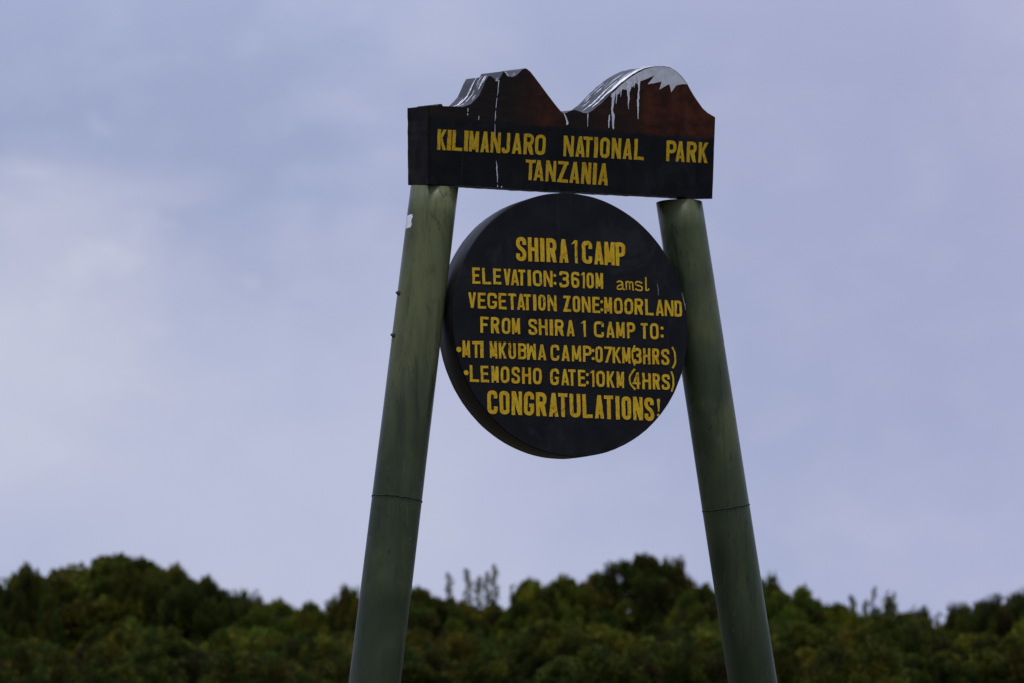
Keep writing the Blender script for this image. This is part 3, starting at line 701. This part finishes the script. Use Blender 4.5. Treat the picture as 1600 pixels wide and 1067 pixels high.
# round board
DC, DR, DT = (0.0285, 3.0385), 0.5625, 0.150
prof = [(0.0, DR - .003), (0.0018, DR - .0008), (0.005, DR), (DT * .5, DR + .0005), (DT - .004, DR), (DT, DR - .004)]
N = 160
V, Fc = [], []
for (y, r) in prof:
    for j in range(N):
        th = 2 * math.pi * j / N
        rr = r + 0.0012 * noise.noise(Vector((math.cos(th) * 5, math.sin(th) * 5, 2))) + 0.0006 * noise.noise(Vector((math.cos(th) * 30, math.sin(th) * 30, y * 9)))
        V.append((DC[0] + rr * math.cos(th), y, DC[1] + rr * math.sin(th)))
for i in range(len(prof) - 1):
    for j in range(N): Fc.append([i * N + j, i * N + (j + 1) % N, (i + 1) * N + (j + 1) % N, (i + 1) * N + j])
nrim = len(Fc)
Fc.append(list(range(N))); Fc.append([(len(prof) - 1) * N + j for j in range(N)][::-1])
board = obj('round_board', V, Fc, M_FACE, sign)
board.data.materials.append(M_RIM)
bm = bmesh.new(); bm.from_mesh(board.data); bmesh.ops.recalc_face_normals(bm, faces=bm.faces); bm.to_mesh(board.data); bm.free()
for i, p in enumerate(board.data.polygons):
    p.use_smooth = i < nrim
    p.material_index = 1 if (N * 2 <= i < nrim) else 0
for nm, letters in ROUND_TEXT:
    word_parts(nm, letters, board, len(nm) + 40)
for k, st in enumerate(ROUND_SCRATCHES_GLINT):
    strips_mesh('scratch_glint', [st], -0.0012, M_SCR_GLINT, board, 9 + k)

SKYLINE_SHRUBS = [
    (-8.58, 46.0, 2.94, 1.24, 'spiky', 'dark', 'dark spiky topped shrub cut by the left edge of the photo') ,
    (-7.72, 45.0, 2.92, 0.75, 'dome', 'dark', 'small dark rounded shrub beside the big left dome') ,
    (-7.07, 48.0, 3.12, 2.7, 'dome', 'mid', 'broadest domed heather shrub forming the big hump on the left skyline') ,
    (-6.36, 47.5, 3.02, 1.6, 'dome', 'mid', 'mid green dome overlapping the right half of the broad left dome') ,
    (-5.74, 47.0, 2.9, 1.16, 'dome', 'olive', 'olive heather shrub on the right shoulder of the broad left dome') ,
    (-5.1, 46.0, 2.69, 1.04, 'dome', 'dark', 'dark rounded heather shrub where the left skyline hump drops away') ,
    (-4.89, 49.0, 2.5, 0.99, 'spiky', 'dark', 'dark shrub with little pointed tips sloping down from the left hump') ,
    (-3.95, 46.0, 2.32, 1.14, 'dome', 'bright', 'bright yellow green rounded shrub in the dip left of the sign') ,
    (-3.39, 46.0, 2.28, 0.93, 'dome', 'bright', 'yellow green rounded shrub at the lowest dip left of the left post') ,
    (-3.09, 48.0, 2.27, 0.65, 'spiky', 'olive', 'ragged olive shrub just left of the narrow upright shrub by the left post') ,
    (-2.62, 46.0, 2.53, 0.54, 'spiky', 'olive', 'narrow upright shrub close against the left green post') ,
    (-1.57, 46.0, 2.48, 1.24, 'dome', 'mid', 'rounded green shrub directly behind the right side of the left post') ,
    (-1.0, 47.0, 2.31, 0.85, 'dome', 'olive', 'low olive shrub under the lone thin sprig between the posts') ,
    (-0.37, 47.0, 2.2, 1.16, 'dome', 'olive', 'low rounded shrub under the cluster of tall sprigs between the posts') ,
    (0.3, 46.0, 2.58, 1.04, 'dome', 'bright', 'bright green shrub with bumpy top midway between the two posts') ,
    (0.83, 47.0, 2.61, 0.95, 'dome', 'mid', 'mid green shrub just left of the dark tallest bush') ,
    (1.33, 48.0, 2.68, 0.97, 'dome', 'olive', 'olive shrub stepping up to the tallest bush between the posts') ,
    (2.07, 47.0, 2.93, 1.48, 'dome', 'dark', 'tallest dark rounded bush on the skyline between the posts') ,
    (2.6, 47.0, 2.87, 0.55, 'spiky', 'olive', 'pointed shoulder bush at the right side of the tallest dark bush') ,
    (2.94, 45.0, 2.47, 0.91, 'dome', 'bright', 'bright green shrub directly left of the right post') ,
    (4.11, 47.0, 2.57, 0.85, 'spiky', 'dark', 'dark shrub peeping out just right of the right post') ,
    (4.47, 46.0, 2.38, 1.04, 'dome', 'bright', 'yellow green shrub sloping down to the right of the right post') ,
    (5.1, 46.0, 2.12, 1.24, 'dome', 'bright', 'low flat topped yellow green shrub right of the sign') ,
    (5.9, 47.0, 1.92, 1.16, 'dome', 'olive', 'low olive shrub under the thin sprigs on the right skyline') ,
    (6.37, 46.0, 1.93, 0.66, 'spiky', 'mid', 'small green pointed shrub in the right dip of the skyline') ,
    (6.82, 46.0, 1.74, 0.83, 'dome', 'brown', 'low brownish shrub at the deepest dip of the right skyline') ,
    (7.09, 45.0, 2.12, 0.75, 'spiky', 'mid', 'green plumed shrub at the left of the dark right hand clump') ,
    (7.35, 44.0, 2.22, 0.79, 'spiky', 'dark', 'dark bush with two pointed tips near the right edge') ,
    (8.06, 45.0, 2.31, 0.91, 'spiky', 'dark', 'dark tall bush cut by the right edge of the photo') ,
    (-10.09, 47.0, 2.85, 1.8, 'dome', 'mid', 'OUT') ,
    (9.21, 46.0, 2.25, 1.66, 'dome', 'mid', 'OUT') ,
]
SPRIGS = [
    (-1.11, 46.5, 2.7, 0.17, 'lone thin leafy sprig rising above the shrubs right of the left post') ,
    (-0.72, 47.0, 2.76, 0.32, 'bushiest leftmost sprig of the tall cluster between the posts') ,
    (-0.53, 47.5, 2.7, 0.17, 'short middle sprig of the tall cluster between the posts') ,
    (-0.31, 46.8, 2.81, 0.19, 'tallest straight sprig of the cluster between the posts') ,
    (-0.01, 46.2, 2.51, 0.15, 'small bare sprig standing left of the bright bumpy shrub') ,
    (5.63, 47.0, 2.22, 0.27, 'pale thin sprig leftmost on the right skyline') ,
    (5.82, 46.5, 2.36, 0.15, 'thin dead looking stalk between two sprigs on the right skyline') ,
    (6.1, 46.5, 2.21, 0.23, 'small round headed sprig like a lollipop on the right skyline') ,
    (6.97, 47.0, 1.92, 0.11, 'faint slanting stalk above the brownish shrub on the right') ,
]


# ------------------------------------------------------------------ ground
def ground_z(x, y):
    d = max(0.0, y - 25)
    z = 0.02 * min(d, 35) + 0.05 * min(max(0.0, d - 35), 30)
    return z + 0.06 * noise.noise(Vector((x * .15, y * .15, 0))) if y > 2 else 0.02 * noise.noise(Vector((x * .3, y * .3, 5)))

def build_ground():
    xs = [-3000, -1200, -500, -200, -90] + [-60 + 2.5 * i for i in range(49)] + [90, 200, 500, 1200, 3000]
    ys = [-3000, -1000, -300, -100, -40] + [-20 + 2.5 * i for i in range(57)] + [160, 300, 700, 1500, 3000]
    V = [(x, y, ground_z(x, y)) for y in ys for x in xs]
    nx = len(xs)
    Fc = [[j * nx + i, j * nx + i + 1, (j + 1) * nx + i + 1, (j + 1) * nx + i] for j in range(len(ys) - 1) for i in range(nx - 1)]
    t = NT('moorland_ground')
    a = t.noise(0.35, 6, 0.6); b = t.noise(4, 6, 0.65); d = t.noise(40, 4, 0.6)
    col = t.mix(t.ramp(b, 0.35, 0.7), c4(0.045, 0.034, 0.022), c4(0.095, 0.075, 0.050))
    col = t.mix(t.ramp(a, 0.45, 0.62), col, t.mix(t.ramp(d, 0.4, 0.6), c4(0.030, 0.040, 0.014), c4(0.060, 0.062, 0.024)))
    t.set(Base_Color=col, Roughness=0.95, Specular_IOR_Level=0.1)
    t.bump(d, 0.5, 0.03)
    tag(obj('ground', V, Fc, t.m, None, True), kind='structure')
build_ground()

# ------------------------------------------------------------------ shrubs
def mat_leaf():
    t = NT('heather_foliage')
    at = t.n.new('ShaderNodeAttribute'); at.attribute_name = 'tint'
    oi = t.n.new('ShaderNodeObjectInfo')
    col = t.mix(1.0, at.outputs['Color'], oi.outputs['Color'], 'MULTIPLY')
    t.set(Base_Color=col, Roughness=0.75, Specular_IOR_Level=0.06)
    tr = t.n.new('ShaderNodeBsdfTranslucent')
    t.l.new(col, tr.inputs['Color'])
    mx = t.n.new('ShaderNodeMixShader')
    mx.inputs[0].default_value = 0.18
    t.l.new(t.b.outputs[0], mx.inputs[1]); t.l.new(tr.outputs[0], mx.inputs[2])
    t.l.new(mx.outputs[0], t.out.inputs[0])
    return t.m
M_LEAF = mat_leaf()
M_BARK = mat_plain('heather_bark', (0.040, 0.032, 0.026), (0.085, 0.070, 0.058), 30, 0.9, 0.1)

PALETTE = [(0.064, 0.078, 0.012), (0.047, 0.062, 0.012), (0.088, 0.090, 0.013), (0.048, 0.072, 0.015), (0.074, 0.066, 0.014), (0.038, 0.050, 0.012)]
BROWNS = [(0.046, 0.038, 0.013), (0.052, 0.046, 0.022), (0.040, 0.032, 0.012)]

def leaf_mesh(name, clumps, seed, size=1.0):
    """clumps: (centre, radius, height factor, axis, count, colour); every leaf a small pointed quad"""
    rnd = random.Random(seed)
    V, Fc, cols = [], [], []
    for c, r, hf, ax, cnt, col in clumps:
        for _ in range(cnt):
            d = Vector((rnd.gauss(0, 1), rnd.gauss(0, 1), rnd.gauss(0, 1))).normalized()
            k = rnd.random() ** .45
            p = c + Vector((d.x * r * k, d.y * r * k, d.z * r * hf * k))
            g = (ax + d * .75 + Vector((rnd.gauss(0, .35), rnd.gauss(0, .35), rnd.gauss(0, .35)))).normalized()
            s = g.cross(Vector((rnd.gauss(0, 1), rnd.gauss(0, 1), rnd.gauss(0, 1)))).normalized()
            L = rnd.uniform(.042, .085) * size; w = L * rnd.uniform(.20, .32)
            b = len(V)
            V += [p, p + g * L * .45 + s * w, p + g * L, p + g * L * .45 - s * w]
            Fc.append([b, b + 1, b + 2, b + 3])
            f = rnd.uniform(.72, 1.32)
            cols.append((col[0] * f, col[1] * f, col[2] * f, 1))
    me = bpy.data.meshes.new(name)
    me.from_pydata([tuple(v) for v in V], [], Fc)
    a = me.attributes.new('tint', 'FLOAT_COLOR', 'FACE')
    flat = [x for c in cols for x in c]
    a.data.foreach_set('color', flat)
    me.materials.append(M_LEAF)
    me.update()
    return me

def tube(V, Fc, pts, n=6):
    b = len(V)
    for i, (p, r) in enumerate(pts):
        a = pts[max(0, i - 1)][0]; q = pts[min(len(pts) - 1, i + 1)][0]
        d = (q - a).normalized(); x = d.orthogonal().normalized(); y = d.cross(x)
        for j in range(n):
            th = 2 * math.pi * j / n
            V.append(p + x * r * math.cos(th) + y * r * math.sin(th))
    for i in range(len(pts) - 1):
        for j in range(n): Fc.append([b + i * n + j, b + i * n + (j + 1) % n, b + (i + 1) * n + (j + 1) % n, b + (i + 1) * n + j])

def stems_mesh(name, ends, seed, r0=.03):
    rnd = random.Random(seed)
    V, Fc = [], []
    for e in ends:
        a = Vector((rnd.uniform(-.15, .15), rnd.uniform(-.15, .15), -.05))
        m = a.lerp(e, .5) + Vector((rnd.uniform(-.12, .12), rnd.uniform(-.12, .12), .12))
        pts = []
        for i in range(7):
            f = i / 6
            pts.append((a * (1 - f) ** 2 + m * 2 * f * (1 - f) + e * f * f, r0 * (1 - .8 * f)))
        tube(V, Fc, pts)
    me = bpy.data.meshes.new(name)
    me.from_pydata([tuple(v) for v in V], [], Fc)
    me.materials.append(M_BARK); me.update()
    return me

def shrub_mesh(kind, seed):
    """a shrub one metre in radius and two metres tall: a dome built of bulging lobes, each lobe covered in leaf clumps"""
    rnd = random.Random(seed)
    clumps, ends, lobes = [], [], []
    nl = 26 if kind == 'dome' else 30
    for i in range(nl):                                            # lobes spread evenly over the dome
        f = (i + .5) / nl
        z = 1.0 - f * 1.15
        th = i * 2.39996 + rnd.uniform(-.25, .25)
        q = math.sqrt(max(0.0, 1 - max(0, z) ** 2))
        k = rnd.uniform(.66, .76) if kind == 'dome' else rnd.uniform(.58, .80)
        lobes.append((Vector((math.cos(th) * q * k, math.sin(th) * q * k, 1.0 + z * k)),
                      rnd.uniform(.24, .34) if kind == 'dome' else rnd.uniform(.19, .30), z))
    for lc, lr, z in lobes:
        lb = rnd.choice((.6, .8, 1.0, 1.2, 1.55)); lcol = tuple(q * lb for q in rnd.choice(PALETTE))
        out = (lc - Vector((0, 0, .8))).normalized()
        if rnd.random() < .06: lcol = rnd.choice(BROWNS)
        for _ in range(int(13 * (lr / .3) ** 1.5)):
            d = (Vector((rnd.gauss(0, 1), rnd.gauss(0, 1), rnd.gauss(0, 1))).normalized() + out * .65).normalized()
            c = lc + d * lr * rnd.uniform(.65, .95)
            if kind == 'spiky': c.z += rnd.uniform(0, .10)
            col = lcol if rnd.random() < .65 else rnd.choice(PALETTE)
            if rnd.random() < .04: col = rnd.choice(BROWNS)
            f = rnd.uniform(.8, 1.25); col = tuple(x * f for x in col)
            ax = (d * .7 + Vector((0, 0, .8))).normalized()
            clumps.append((c, rnd.uniform(.085, .15), .9 if kind == 'dome' else 1.6, ax, 112, col))
        ends.append(lc)
    if kind == 'spiky':
        for _ in range(4):                                        # plumes standing above the crown
            th = rnd.uniform(0, 6.28); rr = rnd.uniform(0, .75)
            z0 = 1.0 + .85 * math.sqrt(1 - rr * rr) - .16
            for j in range(3):
                clumps.append((Vector((math.cos(th) * rr, math.sin(th) * rr, z0 + .09 * j)), .085 - .016 * j, 1.4, Vector((0, 0, 1)), 56, rnd.choice(PALETTE)))
    for _ in range(9):                                             # bare dead twigs sticking out of the crown
        th = rnd.uniform(0, 6.28); rr = rnd.uniform(.1, .85)
        ends.append(Vector((math.cos(th) * rr, math.sin(th) * rr, 1.0 + math.sqrt(1 - rr * rr) * rnd.uniform(.9, 1.06))))
    # inner and lower growth
    for _ in range(60):
        th = rnd.uniform(0, 6.28); rr = rnd.uniform(.0, .7)
        col = rnd.choice(PALETTE + BROWNS[:1])
        clumps.append((Vector((math.cos(th) * rr, math.sin(th) * rr, rnd.uniform(.15, 1.1))), rnd.uniform(.12, .18), 1.3, Vector((0, 0, 1)), 60, col))
    top = sorted(c[0].z + c[1] * c[2] * .6 for c in clumps)[-4]
    clumps = [(Vector((c[0].x, c[0].y, c[0].z * 2 / top)),) + c[1:] for c in clumps]
    return leaf_mesh('foliage', clumps, seed + 100), stems_mesh('stem', ends, seed + 200)

PROTO = {'dome': [shrub_mesh('dome', 11 + i) for i in range(4)], 'spiky': [shrub_mesh('spiky', 31 + i) for i in range(4)]}
TONE = {'dark': (0.66, 0.66, 0.60), 'mid': (0.88, 0.90, 0.76), 'olive': (1.04, 0.92, 0.76), 'bright': (1.28, 1.30, 0.85), 'brown': (1.2, 0.95, 0.8)}

def shrub(x, y, h, w, kind, tone, label, group=None, rnd=random.Random(77)):
    fol, stm = rnd.choice(PROTO[kind])
    root = empty('heather_shrub', (x, y, ground_z(x, y) - .04), rnd.uniform(0, 6.28))
    tag(root, label, 'shrub', group)
    s = w / 2
    k = rnd.uniform(.92, 1.1)
    root.scale = (s, s * 1.0, h / 2)
    t = TONE[tone]
    for nm, me in (('foliage', fol), ('stem', stm)):
        o = bpy.data.objects.new(nm, me)
        COL.objects.link(o); o.parent = root
        o.color = (t[0] * k, t[1] * k, t[2] * k, 1)
    return root

for (x, y, h, w, kind, tone, label) in SKYLINE_SHRUBS:
    if label == 'OUT': continue
    shrub(x, y, h - .07, max(w * 1.4, 1.0), kind, tone, label)

# thicket among the skyline shrubs; front rows' darker leaf colours stand in for shade
rnd = random.Random(42)
GROUP = 'heather shrubs massed across the slope behind the sign'
for row, (y0, n_, hmin, hmax, tones) in enumerate(((34.0, 20, 1.40, 1.62, 'dark dark dark olive'), (36.5, 20, 1.45, 1.75, 'dark dark mid olive'),
                                            (39.0, 20, 1.50, 1.88, 'dark mid olive olive'), (41.5, 20, 1.55, 1.98, 'dark mid olive bright'), (44.0, 20, 1.6, 2.0, 'dark mid mid olive bright'))):
    for i in range(n_):
        x = (-1 + 2 * (i + .5) / n_) * (y0 * .22) + rnd.uniform(-.35, .35)
        y = y0 + rnd.uniform(-1.2, 1.2)
        shrub(x, y, rnd.uniform(hmin, hmax), rnd.uniform(1.1, 1.8), rnd.choice(['dome', 'spiky']), rnd.choice(tones.split()),
              'green brown heather shrub in the dense blurred thicket below the skyline', GROUP)

def sprig(x, y, h, w, label, seed):
    rnd = random.Random(seed)
    root = empty('tall_sprig', (x, y, ground_z(x, y) - .04), 0)
    tag(root, label, 'sprig')
    V, Fc, clumps = [], [], []
    ns = 1 if w < .2 else 2
    for k in range(ns):
        bx = (k - (ns - 1) / 2) * w * .45
        hh = h * (1 - .04 * k * (k % 2 + 1) * .6)
        pts = []
        lx, ly = rnd.uniform(-.06, .06), rnd.uniform(-.06, .06)
        for i in range(9):
            f = i / 8
            pts.append((Vector((bx * f + lx * f * f + .02 * math.sin(5 * f + k), ly * f, hh * f)), 0.017 * (1 - .6 * f)))
        tube(V, Fc, pts, 5)
        lollipop = 'lollipop' in label
        bare = ('dead' in label) or ('bare' in label) or ('stalk' in label)
        for i in range(16):
            f = .78 + .22 * i / 15 if not lollipop else .90 + .10 * i / 15
            p = Vector((bx * f + lx * f * f, ly * f, hh * f)) + Vector((rnd.uniform(-.04, .04), rnd.uniform(-.04, .04), 0))
            col = rnd.choice(PALETTE)
            clumps.append((p, (.026 if not lollipop else .08) * (.5 if bare else 1) + .020 * math.sin(math.pi * min(1, (i + 1) / 16)) * (0 if bare else 1), 1.4, Vector((0, 0, 1)), 6 if bare else 15, col))
    me = leaf_mesh('foliage', clumps, seed, .8)
    o = bpy.data.objects.new('foliage', me); COL.objects.link(o); o.parent = root; o.color = (1.3, 1.25, 1.5, 1)
    obj('stem', V, Fc, M_BARK, root, True)
for i, s in enumerate(SPRIGS):
    sprig(*s, seed=300 + i)
